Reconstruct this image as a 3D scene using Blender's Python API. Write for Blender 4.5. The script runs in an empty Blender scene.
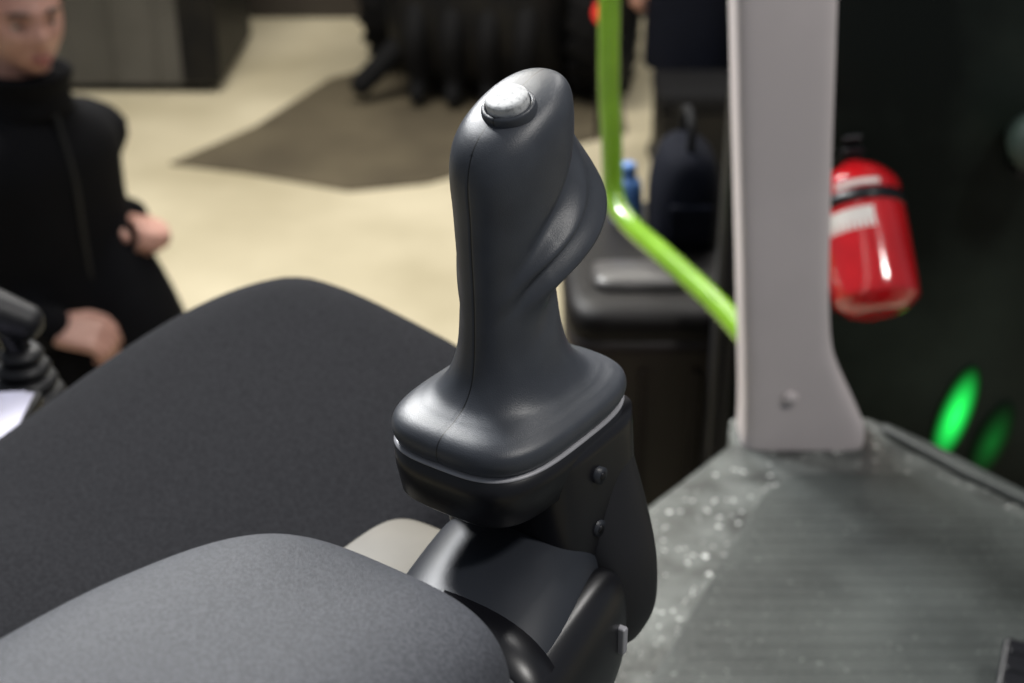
import bpy, math, random
from mathutils import Vector, Matrix
random.seed(4)
sc = bpy.context.scene
sc.view_settings.view_transform = 'Standard'

# ------------------------------------------------------------------ helpers
def mat(name, col, rough=0.5, metal=0.0, col2=None, nscale=20.0, bump=0.0, bscale=200.0,
        emis=None, estr=0.0, spec=0.5, coat=0.0, lo=0.4, hi=0.6, alpha=1.0, sheen=0.0, bdist=0.001):
    m = bpy.data.materials.new(name); m.use_nodes = True
    nt = m.node_tree; b = nt.nodes['Principled BSDF']
    tc = nt.nodes.new('ShaderNodeTexCoord')
    n = nt.nodes.new('ShaderNodeTexNoise'); n.inputs['Scale'].default_value = nscale
    n.inputs['Detail'].default_value = 6
    nt.links.new(tc.outputs['Object'], n.inputs['Vector'])
    r = nt.nodes.new('ShaderNodeValToRGB')
    c2 = col2 if col2 else tuple(min(1, c*1.15) for c in col)
    r.color_ramp.elements[0].position = lo; r.color_ramp.elements[0].color = (*col, 1)
    r.color_ramp.elements[1].position = hi; r.color_ramp.elements[1].color = (*c2, 1)
    nt.links.new(n.outputs['Fac'], r.inputs['Fac'])
    nt.links.new(r.outputs['Color'], b.inputs['Base Color'])
    b.inputs['Roughness'].default_value = rough
    b.inputs['Metallic'].default_value = metal
    b.inputs['Specular IOR Level'].default_value = spec
    b.inputs['Coat Weight'].default_value = coat
    b.inputs['Sheen Weight'].default_value = sheen
    b.inputs['Alpha'].default_value = alpha
    if bump > 0:
        n2 = nt.nodes.new('ShaderNodeTexNoise'); n2.inputs['Scale'].default_value = bscale
        n2.inputs['Detail'].default_value = 2
        nt.links.new(tc.outputs['Object'], n2.inputs['Vector'])
        bp = nt.nodes.new('ShaderNodeBump'); bp.inputs['Strength'].default_value = bump
        bp.inputs['Distance'].default_value = bdist
        nt.links.new(n2.outputs['Fac'], bp.inputs['Height'])
        nt.links.new(bp.outputs['Normal'], b.inputs['Normal'])
    if emis:
        b.inputs['Emission Color'].default_value = (*emis, 1)
        b.inputs['Emission Strength'].default_value = estr
    return m

def empty(name, loc=(0, 0, 0), rz=0.0):
    e = bpy.data.objects.new(name, None); sc.collection.objects.link(e)
    e.location = loc; e.rotation_euler = (0, 0, rz); e.empty_display_size = 0.05
    return e

def obj(name, verts, faces, material, parent=None, smooth=True, loc=(0,0,0), rot=(0,0,0)):
    me = bpy.data.meshes.new(name); me.from_pydata([tuple(v) for v in verts], [], faces)
    me.validate(); me.update()
    if smooth: me.polygons.foreach_set('use_smooth', [True]*len(me.polygons))
    import bmesh
    bm = bmesh.new(); bm.from_mesh(me); bmesh.ops.recalc_face_normals(bm, faces=bm.faces); bm.to_mesh(me); bm.free()
    if material: me.materials.append(material)
    o = bpy.data.objects.new(name, me); sc.collection.objects.link(o)
    o.location = loc; o.rotation_euler = rot
    if parent: o.parent = parent
    return o

def se(th, a, b, n):
    c, s = math.cos(th), math.sin(th)
    return (a*math.copysign(abs(c)**(2/n), c), b*math.copysign(abs(s)**(2/n), s))

def loftdata(rings, closed_caps=True, base=0):
    N = len(rings[0]); V = []; F = []
    for r in rings: V += list(r)
    for i in range(len(rings)-1):
        for j in range(N):
            k = (j+1) % N
            F.append((base+i*N+j, base+i*N+k, base+(i+1)*N+k, base+(i+1)*N+j))
    if closed_caps:
        F.append(tuple(base+j for j in reversed(range(N))))
        F.append(tuple(base+(len(rings)-1)*N+j for j in range(N)))
    return V, F

def zloft(table, N=64):
    rings = []
    for (z, hx, hy, n, ox, oy) in table:
        rings.append([Vector((ox+se(2*math.pi*j/N, hx, hy, n)[0], oy+se(2*math.pi*j/N, hx, hy, n)[1], z)) for j in range(N)])
    return loftdata(rings)

def catmull(rows, sub):
    out = []
    for i in range(len(rows)-1):
        p0 = rows[max(i-1, 0)]; p1 = rows[i]; p2 = rows[i+1]; p3 = rows[min(i+2, len(rows)-1)]
        for s in range(sub):
            t = s/sub
            out.append(tuple(0.5*((2*b)+(-a+c)*t+(2*a-5*b+4*c-d)*t*t+(-a+3*b-3*c+d)*t**3) for a, b, c, d in zip(p0, p1, p2, p3)))
    out.append(tuple(rows[-1])); return out

def tubedata(pts, radii, N=16, base=0, flat=1.0, up=None, round_ends=True):
    pts = [Vector(p) for p in pts]; n = len(pts)
    P = []; R = []; T = []
    tang = []
    for i in range(n):
        t = (pts[min(i+1, n-1)]-pts[max(i-1, 0)]); tang.append(t.normalized())
    if round_ends:
        for a in (1.0, 0.8, 0.5, 0.2):
            P.append(pts[0]-tang[0]*radii[0]*a*0.9); R.append(radii[0]*max(0.05, math.sqrt(max(0, 1-a*a)))); T.append(tang[0])
    for p, r, t in zip(pts, radii, tang): P.append(p); R.append(r); T.append(t)
    if round_ends:
        for a in (0.2, 0.5, 0.8, 1.0):
            P.append(pts[-1]+tang[-1]*radii[-1]*a*0.9); R.append(radii[-1]*max(0.05, math.sqrt(max(0, 1-a*a)))); T.append(tang[-1])
    u = Vector(up) if up else (Vector((0, 0, 1)) if abs(T[0].z) < 0.9 else Vector((1, 0, 0)))
    rings = []
    for p, r, t in zip(P, R, T):
        u = (u - t*u.dot(t)).normalized(); s = t.cross(u)
        rings.append([p+s*(r*math.cos(2*math.pi*j/N))+u*(r*flat*math.sin(2*math.pi*j/N)) for j in range(N)])
    return loftdata(rings, True, base)

class Acc:
    def __init__(s): s.V = []; s.F = []
    def add(s, vf):
        v, f = vf; b = len(s.V); s.V += v; s.F += [tuple(i+b for i in ff) for ff in f]; return s

def tube(name, pts, radii, material, parent=None, N=20, flat=1.0, sub=0, up=None):
    if sub:
        rows = catmull([tuple(p)+(r,) for p, r in zip(pts, radii)], sub)
        pts = [r[:3] for r in rows]; radii = [r[3] for r in rows]
    v, f = tubedata(pts, radii, N, flat=flat, up=up)
    return obj(name, v, f, material, parent)

def boxdata(x0, x1, y0, y1, z0, z1):
    V = [Vector(p) for p in ((x0,y0,z0),(x1,y0,z0),(x1,y1,z0),(x0,y1,z0),(x0,y0,z1),(x1,y0,z1),(x1,y1,z1),(x0,y1,z1))]
    F = [(0,3,2,1),(4,5,6,7),(0,1,5,4),(1,2,6,5),(2,3,7,6),(3,0,4,7)]
    return V, F

def box(name, dims, material, parent=None, bevel=0.004, seg=3, loc=(0,0,0), rot=(0,0,0)):
    v, f = boxdata(*dims)
    o = obj(name, v, f, material, parent, smooth=True, loc=loc, rot=rot)
    if bevel:
        m = o.modifiers.new('bevel', 'BEVEL'); m.width = bevel; m.segments = seg; m.limit_method = 'ANGLE'
        w = o.modifiers.new('wn', 'WEIGHTED_NORMAL')
    else:
        o.data.polygons.foreach_set('use_smooth', [False]*len(o.data.polygons))
    return o

def remesh(o, vox, it=4):
    m = o.modifiers.new('r', 'REMESH'); m.mode = 'VOXEL'; m.voxel_size = vox; m.use_smooth_shade = True
    s = o.modifiers.new('s', 'SMOOTH'); s.iterations = it; s.factor = 0.5
    return o

def sphere(name, c, r, material, parent=None, seg=24, rings=16, rot=(0,0,0)):
    rr = r if hasattr(r, '__len__') else (r, r, r)
    ringl = []
    for i in range(rings+1):
        ph = -math.pi/2+math.pi*i/rings
        k = max(math.cos(ph), 0.01)
        ringl.append([Vector((rr[0]*k*math.cos(2*math.pi*j/seg), rr[1]*k*math.sin(2*math.pi*j/seg), rr[2]*math.sin(ph))) for j in range(seg)])
    v, f = loftdata(ringl)
    return obj(name, v, f, material, parent, loc=c, rot=rot)

# ------------------------------------------------------------------ materials
M_grip = mat('grip_plastic', (0.042, 0.047, 0.058), 0.41, bump=0.9, bscale=2000, bdist=.00012, nscale=60, col2=(0.050, 0.056, 0.068))
nt = M_grip.node_tree; bs = nt.nodes['Principled BSDF']
# mould parting seam where the two shells of the grip meet (object space x = 0)
tc = nt.nodes.new('ShaderNodeTexCoord'); sp = nt.nodes.new('ShaderNodeSeparateXYZ')
nt.links.new(tc.outputs['Object'], sp.inputs[0])
ab = nt.nodes.new('ShaderNodeMath'); ab.operation = 'ABSOLUTE'; nt.links.new(sp.outputs['X'], ab.inputs[0])
lt = nt.nodes.new('ShaderNodeMath'); lt.operation = 'LESS_THAN'; lt.inputs[1].default_value = 0.00032
nt.links.new(ab.outputs[0], lt.inputs[0])
mx = nt.nodes.new('ShaderNodeMixRGB'); nt.links.new(lt.outputs[0], mx.inputs['Fac'])
src = bs.inputs['Base Color'].links[0].from_socket
nt.links.new(src, mx.inputs['Color1']); mx.inputs['Color2'].default_value = (0.006, 0.006, 0.007, 1)
nt.links.new(mx.outputs[0], bs.inputs['Base Color'])

M_black = mat('black_plastic', (0.005, 0.005, 0.007), 0.34, bump=0.2, bscale=1800, bdist=.0001)
M_blackm = mat('black_matt_plastic', (0.007, 0.007, 0.009), 0.5, bump=0.3, bscale=1500, bdist=.0001)
M_boxlid = mat('box_lid_plastic', (0.006, 0.005, 0.005), 0.5, spec=0.2)
M_arm = mat('armrest_frame_plastic', (0.020, 0.023, 0.030), 0.44, bump=0.6, bscale=1800, bdist=.0001)
M_silver = mat('silver_trim', (0.30, 0.30, 0.32), 0.45, metal=0.1)
M_btn = mat('button_white', (0.58, 0.59, 0.59), 0.55, col2=(0.33, 0.34, 0.35), nscale=420, bump=0.1, bscale=500, lo=.5, hi=.66)
M_seat = mat('seat_fabric', (0.0095, 0.0098, 0.0125), 0.9, col2=(0.0175, 0.018, 0.0215), nscale=450, bump=0.5, bscale=1500, spec=.15, bdist=.0004)
M_pad = mat('armrest_fabric', (0.034, 0.037, 0.046), 0.62, col2=(0.062, 0.066, 0.079), nscale=700, bump=0.7, bscale=1500, spec=.4, bdist=.0005)
M_beige = mat('beige_plastic', (0.13, 0.118, 0.095), 0.55)
M_pillar = mat('pillar_lining', (0.62, 0.56, 0.555), 0.55, col2=(0.66, 0.595, 0.59), nscale=8, bump=0.1, bscale=900)
M_green = mat('green_paint', (0.20, 0.40, 0.025), 0.18, coat=0.8)
M_red = mat('red_paint', (0.48, 0.006, 0.010), 0.15, coat=0.9)
M_label = mat('label_white', (0.62, 0.58, 0.54), 0.4)
M_skin = mat('skin', (0.42, 0.215, 0.165), 0.5, col2=(0.48, 0.26, 0.20), nscale=30)
M_hair = mat('hair_dark', (0.025, 0.018, 0.014), 0.6, bump=0.8, bscale=300)
M_eye = mat('eye_white', (0.4, 0.38, 0.35), 0.2)
M_iris = mat('iris_dark', (0.03, 0.02, 0.015), 0.2)
M_lip = mat('lips', (0.34, 0.12, 0.10), 0.45)
M_coat = mat('black_coat', (0.003, 0.003, 0.004), 0.85, bump=0.5, bscale=120, spec=0.12)
M_navy = mat('navy_cloth', (0.004, 0.005, 0.010), 0.85, bump=0.5, bscale=120, spec=0.12)
M_shoe = mat('shoe_leather', (0.006, 0.006, 0.006), 0.5)
M_dkmetal = mat('dark_metal', (0.005, 0.005, 0.006), 0.5, col2=(0.011, 0.010, 0.009), nscale=5, spec=0.2)
M_rubber = mat('tyre_rubber', (0.006, 0.006, 0.007), 0.8, spec=0.2)
M_paper = mat('paper', (0.42, 0.41, 0.52), 0.6)
M_blue = mat('blue_plastic', (0.12, 0.26, 0.60), 0.25)
M_crate = mat('grey_steel', (0.055, 0.052, 0.046), 0.6, col2=(0.085, 0.08, 0.072), nscale=1.5)
M_brownblk = mat('brown_black_plastic', (0.014, 0.010, 0.009), 0.5, col2=(0.020, 0.014, 0.012), nscale=6, spec=0.3)
M_lidshine = mat('lid_highlight_grey', (0.07, 0.066, 0.064), 0.35)  # lighter grey that paints the highlight on the box lid
def glowmat(name, strength, sx, sy, sz):
    m = mat(name, (0.003, 0.012, 0.005), 0.6, spec=.2)
    nt = m.node_tree; b = nt.nodes['Principled BSDF']
    tc = nt.nodes.new('ShaderNodeTexCoord'); mp = nt.nodes.new('ShaderNodeMapping'); mp.vector_type = 'POINT'
    mp.inputs['Scale'].default_value = (1/sx, 0, 1/sz)
    nt.links.new(tc.outputs['Object'], mp.inputs['Vector'])
    g = nt.nodes.new('ShaderNodeTexGradient'); g.gradient_type = 'SPHERICAL'; nt.links.new(mp.outputs[0], g.inputs[0])
    pw = nt.nodes.new('ShaderNodeMath'); pw.operation = 'POWER'; pw.inputs[1].default_value = 1.6; nt.links.new(g.outputs['Fac'], pw.inputs[0])
    mu = nt.nodes.new('ShaderNodeMath'); mu.operation = 'MULTIPLY'; mu.inputs[1].default_value = strength; nt.links.new(pw.outputs[0], mu.inputs[0])
    nt.links.new(mu.outputs[0], b.inputs['Emission Strength']); b.inputs['Emission Color'].default_value = (.02, 1, .12, 1)
    return m
M_greenrefl = glowmat('green_reflection', 2.0, .026, 1, .085)  # emission painted as a green reflection on the glass, not a lamp
M_greenrefl2 = glowmat('green_reflection_dim', .12, .026, 1, .070)
M_redlamp = mat('red_lamp', (0.5, 0.02, 0.02), 0.3, emis=(1, 0.05, 0.03), estr=0.6)
M_darkpanel = mat('tinted_glass', (0.003, 0.005, 0.004), 0.4, col2=(0.026, 0.036, 0.028), nscale=3.2, lo=0.42, hi=0.72, spec=0.25)
M_reflgrey = mat('reflection_grey', (0.05, 0.075, 0.06), 0.5)  # pale tone of the painted reflection on the window

# ------------------------------------------------------------------ hall
M_floor = mat('hall_concrete', (0.44, 0.385, 0.26), 0.6, col2=(0.67, 0.60, 0.44), nscale=1.1, bump=0.2, bscale=40, lo=0.3, hi=0.7)
obj('floor', *[[(-9, -6, 0), (9, -6, 0), (9, 11, 0), (-9, 11, 0)], [(0, 1, 2, 3)]], M_floor, smooth=False)
M_wall = mat('hall_wall', (0.035, 0.028, 0.022), 0.8, col2=(0.055, 0.045, 0.036), nscale=1.5)
box('wall_back', (-9, 9, 9.5, 9.7, 0, 5), M_wall, bevel=0)
M_floorshadow = mat('floor_shadow', (0.080, 0.064, 0.040), 0.95, col2=(0.12, 0.098, 0.062), nscale=1.6, bump=0.6, bscale=300)  # shadow on the hall floor, painted as a dark brown colour
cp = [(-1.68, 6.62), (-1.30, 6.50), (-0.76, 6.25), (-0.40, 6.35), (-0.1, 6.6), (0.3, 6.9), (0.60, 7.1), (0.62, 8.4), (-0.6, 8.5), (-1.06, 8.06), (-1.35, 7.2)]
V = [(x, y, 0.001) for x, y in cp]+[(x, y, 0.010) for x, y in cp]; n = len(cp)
obj('floor_shadow', V, [tuple(range(n, 2*n)), tuple(reversed(range(n)))]+[(i, (i+1) % n, n+(i+1) % n, n+i) for i in range(n)], M_floorshadow, smooth=False)  # thin dark slab in the outline of the floor shadow

E = empty('steel_container', (-2.15, 8.3, 0))
box('body', (-0.62, 0.50, -0.5, 0.5, 0.05, 1.2), M_crate, E, 0.01)
box('plinth', (-0.56, 0.44, -0.44, 0.44, 0.0, 0.06), M_dkmetal, E, 0)
box('top_rim', (-0.66, 0.54, -0.54, 0.54, 1.16, 1.24), M_dkmetal, E, 0.01)
box('side_panel', (0.30, 0.515, -0.515, 0.52, 0.06, 1.16), M_dkmetal, E, 0.01)
for i in range(4):
    box('rib_%d' % i, (-0.60+i*0.25, -0.575+i*0.25, -0.515, -0.49, 0.08, 1.16), M_crate, E, 0.005)
E = empty('display_stand', (-3.9, 8.9, 0))
box('top', (-1.1, 0.9, -0.4, 0.4, 0.55, 0.62), M_crate, E, 0.01)
for i, (x, y) in enumerate(((-1, -.3), (.8, -.3), (-1, .3), (.8, .3))):
    box('leg_%d' % i, (x-.05, x+.05, y-.05, y+.05, 0, .56), M_dkmetal, E, 0.005)

def wheelparts(E, R, r, pre, c):
    N = 64; rings = []
    prof = [(R-0.36*R, -r*0.8), (R-0.12*R, -r*1.02), (R-0.03*R, -r*0.85), (R, -r*0.3), (R, r*0.3), (R-0.03*R, r*0.85), (R-0.12*R, r*1.02), (R-0.36*R, r*0.8)]
    for i in range(N):
        a = 2*math.pi*i/N
        rings.append([Vector((p[1]+c[0], p[0]*math.cos(a)+c[1], p[0]*math.sin(a)+c[2])) for p in prof])
    V = []; F = []
    for rr in rings: V += rr
    M = len(prof)
    for i in range(N):
        for j in range(M):
            F.append((i*M+j, i*M+(j+1) % M, ((i+1) % N)*M+(j+1) % M, ((i+1) % N)*M+j))
    obj(pre+'tyre', V, F, M_rubber, E)
    A = Acc()
    for i in range(22):
        for s in (-1, 1):
            a = 2*math.pi*(i+0.25*s)/22
            v, f = boxdata(-r*0.5, r*0.5, -0.035, 0.035, -0.04*R, 0.04*R)
            Mx = Matrix.Translation(c) @ Matrix.Rotation(a, 4, 'X') @ Matrix.Translation((s*r*0.5, 0, R*0.975)) @ Matrix.Rotation(s*0.6, 4, 'Z')
            A.add(([Mx @ p for p in v], f))
    obj(pre+'tread_lugs', A.V, A.F, M_rubber, E, smooth=False)
    v, f = tubedata([(c[0]-r*.5, c[1], c[2]), (c[0]+r*.5, c[1], c[2])], [R*.64, R*.64], 40, round_ends=False)
    obj(pre+'rim', v, f, M_dkmetal, E)
E = empty('farm_implement', (-0.12, 7.95, 0.011), math.radians(-12))
wheelparts(E, .50, .14, 'left_', Vector((-.60, .35, .52)))
wheelparts(E, .50, .14, 'right_', Vector((.66, 0, .52)))
v, f = zloft(catmull([(.10, .42, .34, 4, 0, .02), (.16, .50, .44, 4, 0, 0), (.45, .53, .50, 4, 0, 0), (.9, .50, .46, 4, 0, .02), (1.25, .42, .36, 4, 0, .06), (1.40, .30, .28, 4, 0, .08)], 4), 48)
obj('body', v, f, M_dkmetal, E)
tube('axle', [(-.7, .2, .52), (.7, 0, .52)], [.06, .06], M_dkmetal, E)
tube('drawbar', [(-.2, -.2, .45), (-.42, -.35, .30), (-.62, -.5, .10)], [.09, .07, .06], M_rubber, E, sub=4)
for i, x in enumerate((-.3, -.1, .1, .3)):
    tube('tine_%d' % i, [(x, -.42, .55), (x, -.52, .38), (x, -.46, .15), (x, -.52, .06)], [.06, .06, .055, .04], M_rubber, E, 10, sub=4)
E2 = empty('warning_lamp', (0.45, 7.05, 0.0105))
box('post', (-.02, .02, -.02, .02, 0.0, .62), M_dkmetal, E2, .004)
sphere('lens', (0, -.02, .64), (.05, .03, .06), M_redlamp, E2)
E = empty('equipment_case', (1.05, 6.35, 0))
box('shell', (-.38, .45, -.2, .2, .04, .42), M_dkmetal, E, .02)
box('lid', (-.39, .46, -.21, .21, .42, .50), M_rubber, E, .02)
for i, x in enumerate((-.3, .27)):
    box('latch_%d' % i, (x-.03, x+.03, -.225, -.2, .36, .46), M_dkmetal, E, .004)
    tube('caster_%d' % i, [(x-.02, -.12, .025), (x+.02, -.12, .025)], [.025, .025], M_rubber, E)

# ------------------------------------------------------------------ tractor platform / chassis
def speckle(m, scale, lo, hi, col):
    nt = m.node_tree; bs = nt.nodes['Principled BSDF']
    tc = nt.nodes.new('ShaderNodeTexCoord'); vo = nt.nodes.new('ShaderNodeTexNoise'); vo.inputs['Scale'].default_value = scale
    vo.inputs['Detail'].default_value = 2
    nt.links.new(tc.outputs['Object'], vo.inputs['Vector'])
    rp = nt.nodes.new('ShaderNodeValToRGB'); rp.color_ramp.elements[0].position = lo; rp.color_ramp.elements[1].position = hi
    nt.links.new(vo.outputs['Fac'], rp.inputs['Fac'])
    mx = nt.nodes.new('ShaderNodeMixRGB'); nt.links.new(rp.outputs['Color'], mx.inputs['Fac'])
    nt.links.new(bs.inputs['Base Color'].links[0].from_socket, mx.inputs['Color1']); mx.inputs['Color2'].default_value = (*col, 1)
    nt.links.new(mx.outputs[0], bs.inputs['Base Color'])
M_plat = mat('platform_rubber', (0.050, 0.053, 0.050), 0.36, col2=(0.14, 0.15, 0.14), nscale=26, bump=1.0, bscale=140, lo=0.35, hi=0.65)
speckle(M_plat, 105, .645, .70, (.75, .77, .73))
M_mat = mat('floor_mat_rubber', (0.026, 0.030, 0.028), 0.48, col2=(0.082, 0.090, 0.084), nscale=8, bump=0.8, bscale=350, lo=0.3, hi=0.7)
speckle(M_mat, 200, .66, .75, (.20, .22, .20))

def prism(name, pts, z0, z1, material, parent=None, bevel=0.006):
    n = len(pts); V = [(x, y, z0) for x, y in pts]+[(x, y, z1) for x, y in pts]
    o = obj(name, V, [tuple(range(n, 2*n)), tuple(reversed(range(n)))]+[(i, (i+1) % n, n+(i+1) % n, n+i) for i in range(n)], material, parent)
    if bevel:
        m = o.modifiers.new('b', 'BEVEL'); m.width = bevel; m.segments = 2; m.limit_method = 'ANGLE'
        o.modifiers.new('w', 'WEIGHTED_NORMAL')
    return o
E = empty('cab_platform')
prism('deck', [(-.65, .15), (1.0, .15), (1.0, .95), (.80, 1.06), (.535, 1.225), (.46, 1.32), (.40, 1.385), (.245, 1.385), (.235, 1.325), (.145, 1.215), (.05, 1.10), (-.65, 1.10)], 1.54, 1.60, M_plat, E)
prism('rubber_mat', [(.02, .35), (.95, .35), (.95, .90), (.50, 1.185), (.44, 1.262), (.30, 1.262), (.255, 1.22), (.17, 1.05), (.10, .9)], 1.598, 1.604, M_mat, E, 0.003)
prism('door_sill', [(.405, 1.345), (.47, 1.255), (.545, 1.165), (.80, 1.01), (.80, 1.045), (.53, 1.21), (.455, 1.31), (.41, 1.36)], 1.598, 1.610, M_mat, E, 0.005)
A = Acc()
for i in range(46):
    y = 0.42+i*0.0175
    xl = max(.06, .11+(y-.9)*.48) if y > .9 else .11
    if y > 1.05: xl = .18+(y-1.05)*.46
    xr = .93 if y < .9 else .93-(y-.9)*1.56
    A.add(boxdata(xl+.01, xr, y, y+.006, 1.6035, 1.6043))
obj('mat_ribs', A.V, A.F, M_mat, E, smooth=False)
box('chassis', (-.5, .8, .2, 1.05, .75, 1.54), M_dkmetal, E, .02)
for i, (x, y) in enumerate(((-.45, .3), (.75, .3), (-.45, .95), (.75, .95))):
    box('support_%d' % i, (x-.06, x+.06, y-.06, y+.06, 0, .76), M_dkmetal, E, .01)

# window pillar
E = empty('cab_pillar')
rows = [(1.600, .249, .380), (1.612, .2485, .381), (1.63, .248, .377), (1.66, .246, .362), (1.69, .2435, .347), (1.72, .241, .335), (1.76, .237, .328), (1.82, .2315, .322), (1.95, .219, .312), (2.08, .207, .303), (2.5, .168, .272), (3.0, .12, .235)]
rows = catmull(rows, 4)
tab = [(z, (b-a)/2, .035, 7, (a+b)/2, 1.345) for z, a, b in rows]
v, f = zloft(tab, 72); obj('lining', v, f, M_pillar, E)
v, f = tubedata([(.293, 1.3105, 1.665), (.293, 1.3065, 1.665)], [.009, .007], 20, round_ends=False); obj('screw', v, f, M_pillar, E)

tube('green_handrail', [(.128, 1.90, 2.7), (.130, 1.90, 1.95), (.140, 1.90, 1.74), (.146, 1.895, 1.665), (.165, 1.84, 1.645), (.20, 1.73, 1.648), (.255, 1.56, 1.65), (.285, 1.43, 1.65), (.29, 1.378, 1.65)],
     [.0150]*9, M_green, None, 24, sub=8)

# side battery box with lid, outside the cab
E = empty('battery_box')
CX, CY = .21, 2.09
tab = [(.92, .11, .19, 8, CX, CY), (.94, .115, .20, 8, CX, CY), (1.40, .125, .22, 8, CX, CY), (1.43, .13, .23, 8, CX, CY), (1.45, .13, .23, 8, CX, CY)]
v, f = zloft(tab, 80); obj('body', v, f, M_brownblk, E)
tab = [(1.448, .128, .225, 8, CX, CY), (1.465, .133, .232, 7, CX, CY), (1.488, .130, .228, 6, CX, CY), (1.500, .115, .205, 6, CX, CY), (1.502, .09, .18, 6, CX, CY)]
v, f = zloft(catmull(tab, 3), 80); obj('lid', v, f, M_boxlid, E)
v, f = zloft([(1.50, .080, .050, 5, .20, 1.975), (1.512, .077, .047, 5, .20, 1.975), (1.517, .065, .035, 5, .20, 1.975)], 40); obj('lid_highlight_panel', v, f, M_lidshine, E)  # added raised panel, its grey stands in for the lid highlight
for i in range(3): box('side_rib_%d' % i, (.11+i*.08, .12+i*.08, 1.862, 1.88, 1.0, 1.40), M_brownblk, E, .003)
for x in (.14, .28): box('foot_%d' % int(x*100), (x-.03, x+.03, 2.0, 2.2, 0, .93), M_dkmetal, E, .01)
E = empty('tool_bag', (.280, 2.17, 1.503))
v, f = zloft(catmull([(0, .050, .09, 3.5, 0, 0), (.01, .056, .10, 3.2, 0, 0), (.08, .056, .10, 2.8, 0, 0), (.13, .044, .085, 2.6, 0, 0), (.150, .022, .06, 2.4, 0, 0), (.154, .004, .03, 2, 0, 0)], 5), 48); obj('bag_body', v, f, M_navy, E)
tube('handle', [(-.0, -.05, .145), (0, -.045, .185), (0, 0, .20), (0, .045, .185), (0, .05, .145)], [.007]*5, M_rubber, E, 12, sub=5)
box('pocket', (-.035, .035, -.108, -.095, .02, .08), M_navy, E, .006)
E = empty('spray_bottle', (.190, 2.2, 1.503))
v, f = zloft(catmull([(0, .020, .020, 2, 0, 0), (.004, .025, .025, 2, 0, 0), (.05, .025, .025, 2, 0, 0), (.072, .021, .021, 2, 0, 0), (.080, .012, .012, 2, 0, 0), (.085, .011, .011, 2, 0, 0)], 3), 28); obj('bottle', v, f, M_blue, E)
v, f = zloft([(.082, .014, .014, 2, 0, 0), (.10, .013, .013, 2, 0, 0), (.103, .01, .01, 2, 0, 0)], 24); obj('cap', v, f, M_blue, E)

# dark tinted side window with frame
E = empty('window_1')
box('glass', (.31, 1.5, 1.80, 1.81, 1.0, 3.0), M_darkpanel, E, 0)
box('frame_bottom', (.285, 1.5, 1.785, 1.83, .9, 1.05), M_blackm, E, .01)
box('frame_left', (.285, .315, 1.785, 1.83, .9, 3.0), M_blackm, E, .01)
sphere('green_reflection_a', (.645, 1.797, 1.364), (.026, .004, .085), M_greenrefl, E, rot=(0, .20, 0))  # glowing ellipsoids stand in for green reflections in the window
sphere('green_reflection_b', (.705, 1.797, 1.320), (.026, .004, .070), M_greenrefl2, E, rot=(0, .24, 0))
v, f = tubedata([(.675, 1.71, 1.80), (.675, 1.74, 1.80), (.675, 1.78, 1.80)], [.035, .04, .03], 28, round_ends=False); obj('reflection_blob', v, f, M_reflgrey, E)  # added solid standing in for a pale reflection in the glass
box('reflection_blob_bar', (.665, .685, 1.77, 1.802, 1.74, 1.81), M_blackm, E, .003)

# fire extinguisher
E = empty('fire_extinguisher', (.432, 1.60, 1.720)); E.rotation_euler = (math.radians(-44), math.radians(-7), 0); E.scale = (.97, .97, .88)
prof = catmull([(-.105, .012, .012, 2, 0, 0), (-.103, .032, .032, 2, 0, 0), (-.092, .047, .047, 2, 0, 0), (-.07, .054, .054, 2, 0, 0), (.06, .054, .054, 2, 0, 0), (.085, .05, .05, 2, 0, 0), (.105, .034, .034, 2, 0, 0), (.115, .018, .018, 2, 0, 0), (.125, .014, .014, 2, 0, 0)], 5)
v, f = zloft(prof, 48); obj('cylinder_body', v, f, M_red, E)
v, f = zloft([(.118, .017, .017, 2, 0, 0), (.14, .017, .017, 2, 0, 0), (.145, .012, .012, 2, 0, 0)], 24); obj('valve', v, f, M_dkmetal, E)
box('lever_handle', (-.012, .012, -.03, .05, .142, .150), M_black, E, .003)
box('carry_handle', (-.012, .012, -.025, .045, .126, .132), M_black, E, .003)
tube('hose', [(0, .015, .13), (0, .05, .13), (.01, .068, .09), (.02, .066, 0), (.02, .062, -.05)], [.007]*5, M_black, E, 12, sub=6)
def arcpatch(name, r, z0, z1, a0, a1, m, E):
    V = []; F = []; n = 20
    for i in range(n+1):
        a = a0+(a1-a0)*i/n
        for z in (z0, z1): V.append((r*math.cos(a), r*math.sin(a), z))
    F = [(2*i, 2*i+2, 2*i+3, 2*i+1) for i in range(n)]
    return obj(name, V, F, m, E)
arcpatch('label', .0546, .002, .032, math.radians(-150), math.radians(-85), M_label, E)
arcpatch('label_top', .0546, .064, .072, math.radians(-130), math.radians(-70), M_label, E)
v, f = zloft([(.042, .0555, .0555, 2, 0, 0), (.060, .0555, .0555, 2, 0, 0)], 40); obj('strap', v, f, M_black, E)
box('wall_bracket', (-.02, .02, .05, .10, -.05, .1), M_black, E, .003)

E = empty('foot_pedal', (.435, .90, 1.607), -.4)
box('plate', (-.04, .05, -.05, .04, .018, .03), M_black, E, .005, rot=(.15, 0, 0))
box('hinge', (-.02, .03, -.05, -.03, -.001, .022), M_black, E, .003)
for i in range(4): box('grip_rib_%d' % i, (-.035, .045, -.04+i*.02, -.034+i*.02, .028, .032), M_black, E, .002, rot=(.15, 0, 0))

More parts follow.
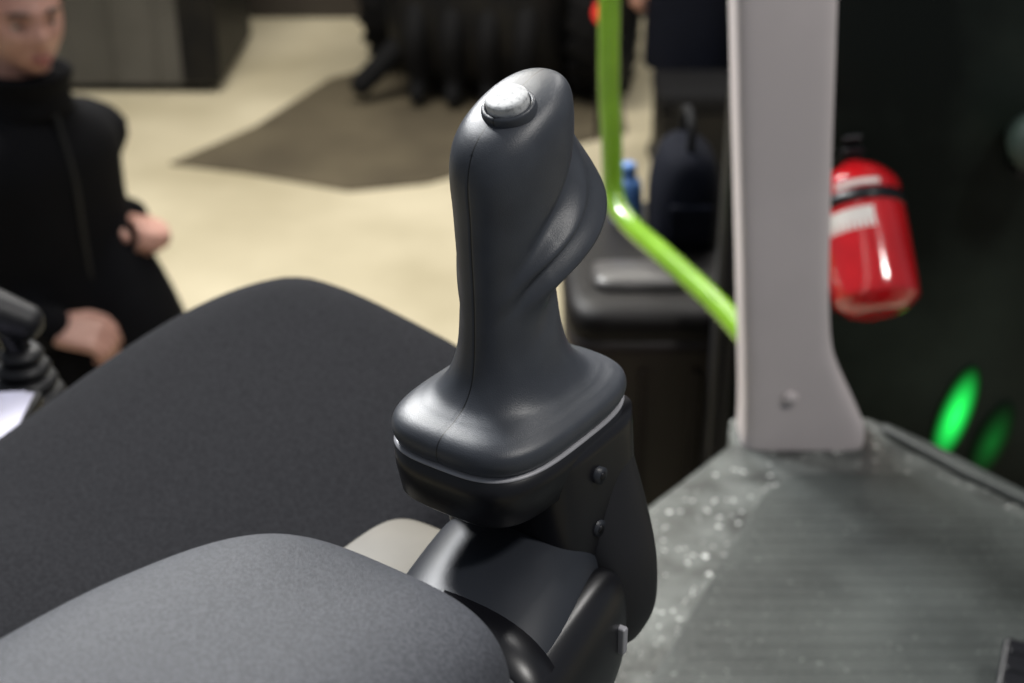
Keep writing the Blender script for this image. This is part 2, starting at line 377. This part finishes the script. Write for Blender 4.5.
# ------------------------------------------------------------------ joystick
PHI = math.radians(35)
O = Vector((0, .547, 2.086))
J = empty('joystick', O, -PHI)
rows = [(-.0005, .0500, .0342, 3.4, 0), (.000, .0525, .0368, 3.4, 0), (.003, .0543, .0386, 3.4, 0), (.0065, .0548, .0390, 3.4, 0), (.010, .0536, .0379, 3.4, 0), (.0128, .0500, .0345, 3.3, 0),
        (.0155, .0430, .0305, 3.0, .001), (.0195, .0360, .0262, 2.6, .001), (.027, .0300, .0224, 2.35, 0), (.038, .0268, .0196, 2.15, -.001), (.053, .0252, .0180, 2.1, -.002), (.068, .0255, .0180, 2.1, -.002),
        (.085, .0275, .0190, 2.1, -.001), (.102, .0292, .0202, 2.15, 0), (.117, .0302, .0207, 2.2, 0), (.129, .0302, .0203, 2.25, 0), (.1365, .0284, .0187, 2.25, 0), (.1412, .0236, .0152, 2.2, 0), (.1435, .0160, .0100, 2.1, 0), (.1443, .0070, .0045, 2, 0), (.1445, .0005, .0003, 2, 0)]
rows = catmull(rows, 16)
NS = 400; rings = []
def gs(x, s, p=2.0): return math.exp(-abs(x/s)**p)
SL = .38
def topshear(y, z):
    t = max(0, min(1, (z-.095)/.04)); t = t*t*(3-2*t)
    return SL*t*y
for (z, a, b, n, oy) in rows:
    ring = []
    for j in range(NS):
        th = 2*math.pi*j/NS
        x, y = se(th, b, a, n)
        al = abs(((math.degrees(th)-90+180) % 360)-180)     # angle from the finger side (+y)
        k = al/90.0
        win = 0.5*(1+math.cos(math.pi*min(1, al/128.0)))
        mid = gs(al-80, 38)                                   # flanks of the grip
        d = 0
        S = .034
        u = z-(.1025-S*k)                                   # finger hook, sharp lower lip
        d += .0265*win*(gs(u, .0135, 1.35) if u > 0 else gs(u, .0075, 1.45))
        u = z-(.1185-S*k)                                   # softer lobe above
        d += .0050*mid*gs(u, .0048)
        u = z-(.1270-S*k)                                   # hollow under the head
        d -= .0055*(win*.7+mid*.5)*gs(u, .0065)
        u = z-(.1110-S*k)                                   # valley between lobes
        d -= .0036*mid*gs(u, .0038)
        u = z-(.0870-S*k)                                   # scooped neck below the hook
        d -= .0055*win*gs(u, .011)
        d *= max(0, min(1, (.1380-z)/.014))
        d *= max(0, min(1, (z-.030)/.015))
        r = math.hypot(x, y)
        if r > 1e-5:
            dx, dy = x/r, y/r
            x += dx*d; y += dy*d
        if abs(x) < .0009:
            g = .0004*(1-abs(x)/.0009)
            if z < .138: y += g*(1 if y < 0 else -1)
        ring.append(Vector((x, y+oy, z+topshear(y, z))))
    rings.append(ring)
v, f = loftdata(rings); obj('grip', v, f, M_grip, J)
B = empty('push_button', (.003, -.006, .1410)); B.parent = J; B.rotation_euler = (math.atan(SL), 0, 0)
v, f = zloft(catmull([(-.004, .0112, .0112, 2, 0, 0), (.0016, .0112, .0112, 2, 0, 0), (.0030, .0105, .0105, 2, 0, 0), (.0030, .0093, .0093, 2, 0, 0), (.001, .0090, .0090, 2, 0, 0)], 3), 48)
obj('button_collar', v, f, M_grip, B)
v, f = zloft(catmull([(.000, .0087, .0087, 2, 0, 0), (.0054, .0087, .0087, 2, 0, 0), (.0066, .0082, .0082, 2, 0, 0), (.0071, .0062, .0062, 2, 0, 0), (.0073, .001, .001, 2, 0, 0)], 4), 48)
obj('button_cap', v, f, M_btn, B)
v, f = zloft([(-.0022, .0376, .0534, 3.4, 0, 0), (-.0018, .0384, .0542, 3.4, 0, 0), (-.0013, .0384, .0542, 3.4, 0, 0), (-.0006, .0372, .0530, 3.4, 0, 0)], 96); obj('trim_strip', v, f, M_silver, J)
v, f = zloft([(-.0300, .029, .045, 3.8, 0, .002), (-.0285, .032, .048, 3.8, 0, .001), (-.025, .0350, .0508, 3.8, 0, 0), (-.012, .0370, .0530, 3.8, 0, 0), (-.0020, .0380, .0538, 3.6, 0, 0)], 96); obj('housing', v, f, M_black, J)
v, f = zloft(catmull([(-.105, .030, .028, 5, .008, .022), (-.095, .034, .034, 5, .006, .020), (-.05, .036, .036, 5, .004, .018), (-.006, .0375, .038, 5, .0, .0155)], 4), 96); obj('pedestal', v, f, M_black, J)
for i, z in enumerate((-.024, -.052)):
    v, f = tubedata([(.034, .011, z), (.0412, .011, z)], [.0040, .0040], 24, round_ends=False); obj('screw_%d' % i, v, f, M_arm, J)
    v, f = tubedata([(.0411, .011, z), (.0416, .011, z)], [.0022, .0022], 6, round_ends=False); obj('screw_socket_%d' % i, v, f, M_black, J)
v, f = zloft(catmull([(-.120, .014, .016, 2.3, .038, .030), (-.105, .020, .022, 2.3, .037, .030), (-.080, .022, .025, 2.3, .033, .030), (-.055, .018, .023, 2.3, .029, .032), (-.02, .010, .014, 2.2, .025, .036)], 5), 40); obj('boot', v, f, M_blackm, J)

# ------------------------------------------------------------------ armrest
A_ = empty('armrest', O, -PHI)
def yloft(rows, N=64, n=2.6):
    rings = []
    for (y, hx, hz, cx, cz) in rows:
        rings.append([Vector((cx+se(2*math.pi*j/N, hx, hz, n)[0], y, cz+se(2*math.pi*j/N, hx, hz, n)[1])) for j in range(N)])
    return loftdata(rings)
rows = catmull([(-.108, .004, .003, .030, -.034), (-.111, .030, .018, .030, -.033), (-.121, .050, .030, .031, -.029), (-.142, .065, .038, .033, -.023), (-.18, .074, .042, .034, -.018), (-.24, .079, .044, .034, -.015), (-.36, .079, .044, .034, -.015), (-.43, .066, .038, .034, -.018), (-.45, .03, .018, .034, -.03), (-.452, .004, .003, .034, -.03)], 6)
v, f = yloft(rows, 80, 3.2); obj('pad', v, f, M_pad, A_)
rows = catmull([(-.42, .035, .025, .03, -.105), (-.30, .042, .030, .033, -.103), (-.18, .047, .034, .034, -.099), (-.10, .048, .037, .030, -.094), (-.05, .046, .038, .020, -.086), (-.01, .041, .034, .010, -.081), (.02, .03, .03, .008, -.084)], 5)
v, f = yloft(rows, 64, 2.5); obj('support_arm', v, f, M_arm, A_)
rows = catmull([(-.22, .010, .030, .072, -.110), (-.15, .014, .037, .069, -.107), (-.10, .016, .040, .063, -.104), (-.05, .016, .038, .056, -.100), (-.01, .014, .034, .050, -.098), (.012, .010, .026, .046, -.099), (.018, .003, .010, .045, -.100)], 6)
v, f = yloft(rows, 48, 2.6); obj('side_shell', v, f, M_black, A_)
rows = [(-.088, .0455, .036, .030, -.0935), (-.086, .0490, .0385, .030, -.0935), (-.066, .0480, .0390, .0255, -.0895), (-.064, .0445, .036, .0255, -.0895)]
v, f = yloft(rows, 64, 2.5); obj('joint_band', v, f, M_black, A_)
box('metal_clip', (.060, .0662, -.008, -.004, -.100, -.086), M_silver, A_, .001)
v, f = zloft(catmull([(-.150, .036, .050, 5, -.080, .0), (-.146, .040, .054, 5, -.080, .0), (-.128, .040, .054, 5, -.077, .0), (-.124, .037, .050, 5, -.077, .0)], 3), 64); obj('storage_tray', v, f, M_beige, A_)
box('bracket_down', (-.01, .05, -.36, -.26, -.40, -.12), M_blackm, A_, .01)
box('bracket_foot', (-.12, .06, -.37, -.25, -.484, -.40), M_blackm, A_, .01)

# ------------------------------------------------------------------ operator seat
S = empty('operator_seat', (O.x, O.y, 0), -PHI)
def cushion(name, cx, cy, hx, hy, zt, th, n, dome, m, parent, N=96):
    rings = []
    prof = [(0.90, -th), (0.975, -th+.012), (1.0, -th*.6), (1.0, -th*.38), (.985, -.030), (.955, -.014), (.90, -.003), (.8, .006), (.6, .006+dome*.5), (.4, .006+dome*.8), (.2, .006+dome), (.01, .006+dome)]
    for s, z in catmull(prof, 4):
        ring = []
        for j in range(N):
            ex, ey = se(2*math.pi*j/N, hx*s, hy*s, n); x = cx+ex; y = cy+ey
            ky = max(0, min(1, (y+.02)/.30)); kx = .25+.75*max(0, min(1, (-x-.14)/.26))
            ring.append(Vector((x, y, zt+z+.062*(ky**1.2)*kx*(1 if z > -th*.7 else 0.6))))
        rings.append(ring)
    v, f = loftdata(rings); return obj(name, v, f, m, parent)
cushion('seat_cushion', -.295, .04, .175, .27, 1.895, .11, 3.3, .008, M_seat, S)
box('seat_pan', (-.44, -.15, -.2, .26, 1.76, 1.80), M_blackm, S, .01)
v, f = zloft([(1.61, .11, .14, 4, -.295, .03), (1.64, .10, .13, 4, -.295, .03), (1.765, .10, .13, 4, -.295, .03)], 48); obj('suspension_bellows', v, f, M_blackm, S)
for i in range(4):
    z = 1.65+i*.03
    v, f = zloft([(z, .105, .135, 4, -.295, .03), (z+.01, .115, .145, 4, -.295, .03), (z+.02, .105, .135, 4, -.295, .03)], 48); obj('bellow_fold_%d' % i, v, f, M_blackm, S)
box('base_plate', (-.42, -.17, -.15, .2, 1.602, 1.615), M_blackm, S, .003)

E = empty('side_console', (-.47, .95, 1.602))
box('body', (-.12, .095, -.10, .10, 0, .215), M_blackm, E, .015)
box('top_panel', (-.11, .085, -.09, .09, .213, .222), M_black, E, .004)
box('document_holder', (-.05, .105, -.075, .02, .20, .262), M_blackm, E, .004)
E = empty('document_sheet', (-.442, .915, 1.8655), .06)
box('page', (-.075, .076, -.045, .040, 0, .0015), M_paper, E, 0)
box('page_under', (-.07, .070, -.04, .043, -.0014, -.0002), M_paper, E, 0, rot=(0, 0, .05))
E = empty('control_lever', (-.395, 1.015, 1.825))
for i in range(4):
    z = .004+i*.012; r = .030-i*.004
    v, f = zloft(catmull([(z, r-.004, r-.004, 2, 0, 0), (z+.006, r, r, 2, 0, 0), (z+.012, r-.004, r-.004, 2, 0, 0)], 3), 28); obj('boot_fold_%d' % i, v, f, M_blackm, E)
tube('shaft', [(0, 0, .045), (-.01, 0, .07), (-.025, -.005, .085)], [.011, .010, .011], M_black, E, 16, sub=4)
tube('knob', [(.010, -.003, .076), (-.020, -.006, .090), (-.050, -.01, .104)], [.015, .019, .016], M_blackm, E, 20, sub=4)

# ------------------------------------------------------------------ people
def hand(name, wrist, d, nrm, parent, side=1, curl=0.9):
    d = Vector(d).normalized(); nrm = Vector(nrm); nrm = (nrm-d*nrm.dot(d)).normalized(); s = d.cross(nrm)*side
    w = Vector(wrist); A = Acc()
    def P(a, b, c): return w+d*a+s*b+nrm*c
    for off in (-.027, -.010, .010, .027):
        A.add(tubedata([P(-.03, off*.6, 0), P(.03, off, 0.002), P(.083, off*1.05, 0)], [.015, .0145, .0115], 12))
    for i, (off, L) in enumerate(((.031, .070), (.010, .078), (-.011, .072), (-.030, .056))):
        a = 0.25; p = P(.083, off, 0); pts = [p.copy()]; rad = [.0105]
        for k, fr in enumerate((.45, .30, .25)):
            a += curl*(.35+.28*k)*(1+.07*i)
            p = p+(d*math.cos(a)-nrm*math.sin(a))*(L*fr); pts.append(p.copy()); rad.append((.0098, .0088, .0075)[k])
        A.add(tubedata(pts, rad, 12))
    t0 = P(.018, .030, -.004); t1 = P(.048, .056, -.012); t2 = P(.075, .062, -.024); t3 = P(.095, .055, -.034)
    A.add(tubedata([t0, t1, t2, t3], [.016, .013, .0115, .009], 12))
    o = obj(name, A.V, A.F, M_skin, parent); remesh(o, .0035, 3); return o

def head(parent, c, yaw, pitch):
    H = empty('head', c, 0); H.rotation_euler = (pitch, 0, yaw); H.parent = parent
    NS_, NR = 96, 72; rings = []
    def g(x, z, cx, cz, sx, sz): return math.exp(-((x-cx)/sx)**2-((z-cz)/sz)**2)
    for i in range(NR+1):
        ph = -math.pi/2+math.pi*i/NR; k = max(math.cos(ph), .01); ring = []
        for j in range(NS_):
            th = 2*math.pi*j/NS_
            x = .076*k*math.cos(th); y = .098*k*math.sin(th); z = .118*math.sin(ph)
            if z < 0:
                t = min(1, -z/.118)
                x *= 1-.34*t**1.5
                if y < 0: y *= 1-.45*t
                else: y = y*(1-.02*t)+.022*t*k**.5
            if y > 0:
                y += .023*g(x, z, 0, -.022, .013, .020)+.012*g(x, z, 0, .006, .009, .03)
                y -= .012*(g(x, z, .032, .004, .018, .012)+g(x, z, -.032, .004, .018, .012))
                y += .006*(g(x, z, .03, .026, .028, .009)+g(x, z, -.03, .026, .028, .009))
                y += .007*g(x, z, 0, -.058, .022, .006)+.007*g(x, z, 0, -.071, .019, .006)-.003*g(x, z, 0, -.0645, .024, .0025)
                y += .009*g(x, z, 0, -.098, .022, .015)
                y += .005*(g(x, z, .045, -.025, .02, .02)+g(x, z, -.045, -.025, .02, .02))
            ring.append(Vector((x, y, z)))
        rings.append(ring)
    v, f = loftdata(rings); obj('skull_face', v, f, M_skin, H)
    for s in (-1, 1):
        nm = 'r' if s > 0 else 'l'
        sphere('eye_'+nm, (s*.031, .073, .003), .0125, M_eye, H)
        sphere('iris_'+nm, (s*.031, .0825, .002), (.0062, .0035, .0062), M_iris, H, 16, 10)
        tube('eyelid_'+nm, [(s*.018, .082, .006), (s*.031, .0875, .0105), (s*.045, .078, .006)], [.003, .0036, .003], M_skin, H, 10, sub=4)
        tube('eyebrow_'+nm, [(s*.014, .096, .022), (s*.032, .095, .027), (s*.050, .080, .023)], [.0035, .0045, .0025], M_hair, H, 10, sub=4)
        A = Acc(); A.add(tubedata([(s*.074, .0, .02), (s*.084, -.012, .026), (s*.087, -.022, .010), (s*.082, -.014, -.014), (s*.074, -.002, -.026)], [.006, .006, .006, .006, .007], 10))
        A.add(tubedata([(s*.074, -.002, .014), (s*.077, -.01, -.012)], [.010, .009], 10, flat=.6))
        obj('ear_'+nm, A.V, A.F, M_skin, H)
    tube('upper_lip', [(-.022, .094, -.062), (-.008, .1065, -.0585), (0, .107, -.0595), (.008, .1065, -.0585), (.022, .094, -.062)], [.0015, .004, .0038, .004, .0015], M_lip, H, 10, sub=4)
    tube('lower_lip', [(-.020, .094, -.064), (0, .106, -.070), (.020, .094, -.064)], [.0015, .0048, .0015], M_lip, H, 10, sub=5)
    rings = []
    for i in range(49):
        ph = -math.pi/2+math.pi*i/48; k = max(math.cos(ph), .01); ring = []
        for j in range(96):
            th = 2*math.pi*j/96
            cx, cy, cz = k*math.cos(th), k*math.sin(th), math.sin(ph)
            line = -.35+.95*max(0, cy+.15)**.7 if cy > -.15 else -.35
            t = max(0, min(1, (cz-line)/.12)); t = t*t*(3-2*t)
            th_ = -.012+.024*t+.0025*math.sin(th*23+ph*5)*t
            x = (.076+th_)*cx; y = (.098+th_)*cy; z = (.118+th_)*cz
            if cz < 0: x *= 1-.34*(-cz)**1.5; y *= (1-.45*-cz) if y < 0 else 1
            ring.append(Vector((x, y, z)))
        rings.append(ring)
    v, f = loftdata(rings); obj('hair', v, f, M_hair, H)
    return H

def person(name, loc, yaw, cloth, Lh, Rh, Le, Re, head_yaw=0, head_pitch=0, lean=0.0, wide=1.0, legw=1.0, hem=.66, legx=.11, cuff=.03, flare=False):
    P = empty(name, loc, yaw)
    A = Acc()
    tab = [(hem, .235*wide, .20*wide, 2.4, 0, .02), (hem+.02, .245*wide, .21*wide, 2.4, 0, .02), (.82, .242*wide, .20*wide, 2.4, 0, .02), (.97, .228*wide, .185*wide, 2.4, 0, .02), (1.10, .210*wide**.5, .165, 2.4, 0, .01+lean*.2), (1.25, .208, .15, 2.4, 0, lean*.4), (1.36, .205, .138, 2.4, 0, -.005+lean*.6),
           (1.42, .175, .115, 2.3, 0, -.008+lean*.7), (1.455, .12, .095, 2.2, 0, -.008+lean*.8), (1.48, .085, .085, 2, 0, lean*.9), (1.52, .078, .08, 2, 0, .005+lean*.95), (1.54, .076, .078, 2, 0, .008+lean)]
    A.add(zloft(catmull(tab, 4), 40))
    if flare:   # open coat front swinging forward
        A.add(zloft(catmull([(.66, .15, .15, 2.3, -.09, .20), (.85, .14, .13, 2.3, -.09, .19), (1.03, .11, .10, 2.3, -.09, .17), (1.17, .07, .06, 2.2, -.10, .13), (1.24, .03, .03, 2, -.10, .10)], 4), 32))
    for s in (-1, 1):
        A.add(tubedata([(s*.10, 0, .80), (s*legx, .02, .48), (s*(legx+.005), -.01, .12)], [.098*legw, .076*legw, .066*legw], 20))
        E_ = Re if s > 0 else Le; H_ = Rh if s > 0 else Lh
        A.add(tubedata([(s*.15, lean*.6, 1.385), (s*.19, lean*.6, 1.365), tuple(E_), tuple(H_)], [.06, .070, .058, .043], 20))
    o = obj('coat_and_trousers', A.V, A.F, cloth, P); remesh(o, .014, 6)
    v, f = tubedata([(0, lean*.8, 1.44), (0, .012+lean, 1.60)], [.058, .052], 24); obj('neck', v, f, M_skin, P)
    v, f = zloft(catmull([(1.46, .10, .095, 2, 0, lean*.85), (1.50, .090, .090, 2, 0, .003+lean*.9), (1.532, .092, .094, 2, 0, .006+lean), (1.540, .086, .088, 2, 0, .006+lean), (1.51, .07, .07, 2, 0, .006+lean)], 4), 36); obj('collar', v, f, cloth, P)
    tube('zip', [(0, .088+lean*.9, 1.46), (0, .135+lean*.6, 1.34), (0, .152+lean*.4, 1.2), (0, .176+lean*.2, 1.05), (0, .20*wide+.02, .85)], [.005]*5, M_shoe, P, 8, sub=4)
    for s in (-1, 1):
        H_ = Vector(Rh if s > 0 else Lh); E_ = Vector(Re if s > 0 else Le); d = (H_-E_).normalized()
        nm = 'r' if s > 0 else 'l'
        v, f = tubedata([H_-d*.03, H_+d*cuff], [.046, .045], 20); obj('cuff_'+nm, v, f, cloth, P)
        hand('hand_'+nm, H_+d*(cuff+.01), d, Vector((s*.35, .25, 1)), P, -1 if s > 0 else 1, 1.1)
        A = Acc(); A.add(tubedata([(s*.12, -.06, .055), (s*.125, .05, .05), (s*.135, .17, .042)], [.050, .048, .040], 20, flat=.95)); A.add(tubedata([(s*.12, -.02, .06), (s*.12, -.01, .16)], [.05, .055], 20))
        for i, vv in enumerate(A.V):
            if vv.z < .002: vv.z = .002
        o = obj('shoe_'+nm, A.V, A.F, M_shoe, P); remesh(o, .008, 2)
    head(P, (0, .02+lean, 1.655), head_yaw, head_pitch)
    return P
ang = math.atan2(-.85, -.53)
P = person('man_in_black_coat', (-1.045, 2.82, 0), ang, M_coat, Lh=(-.200, .060, 1.165), Rh=(.15, .16, 1.08), Le=(-.245, -.12, 1.14), Re=(.25, -.04, 1.12), head_yaw=-.35, head_pitch=-.10, lean=.07, wide=1.08, cuff=.045, flare=True)
P.scale = (1.04, 1.04, 1.035)
person('standing_visitor', (.88, 6.85, 0), math.radians(165), M_navy, Lh=(-.27, .04, .86), Rh=(.27, .04, .86), Le=(-.26, .0, 1.10), Re=(.26, .0, 1.10), wide=.95, legw=1.25, hem=.45, legx=.09)

# ------------------------------------------------------------------ lights
def area(name, loc, target, size, power, col=(1, 1, 1)):
    l = bpy.data.lights.new(name, 'AREA'); l.size = size; l.energy = power; l.color = col
    o = bpy.data.objects.new(name, l); sc.collection.objects.link(o); o.location = loc
    o.rotation_euler = (Vector(target)-Vector(loc)).to_track_quat('-Z', 'Y').to_euler(); return o
area('hall_light', (-1.5, 5.0, 5.5), (-1.0, 5.0, 0), 2.5, 315, (1, .95, .84))
area('hall_light.001', (1.5, 8.0, 5.5), (0, 7.0, 0), 2.5, 110, (1, .95, .84))
area('ceiling_lamp', (-.9, 1.9, 3.9), (0, .6, 2.05), .30, 30, (.93, .96, 1))
area('ceiling_lamp.001', (1.3, .2, 4.0), (.2, .9, 1.9), .35, 30, (1, .97, .93))
area('ceiling_lamp.002', (-1.7, 4.0, 4.3), (0, .6, 2.0), .7, 150, (.95, .97, 1))
area('ceiling_lamp.003', (1.4, 3.4, 4.6), (.3, 1.0, 1.8), .4, 38, (1, .98, .95))
w = bpy.data.worlds.new('world'); sc.world = w; w.use_nodes = True
w.node_tree.nodes['Background'].inputs[0].default_value = (.82, .89, 1, 1)
w.node_tree.nodes['Background'].inputs[1].default_value = .21

# ------------------------------------------------------------------ camera
cam = bpy.data.cameras.new('camera'); co = bpy.data.objects.new('camera', cam); sc.collection.objects.link(co)
co.location = (0, 0, 2.4); co.rotation_euler = (math.radians(63), 0, 0)
cam.lens = 50; cam.sensor_width = 36; cam.clip_start = .02
cam.dof.use_dof = True; cam.dof.focus_distance = .585; cam.dof.aperture_fstop = 8.5
sc.camera = co
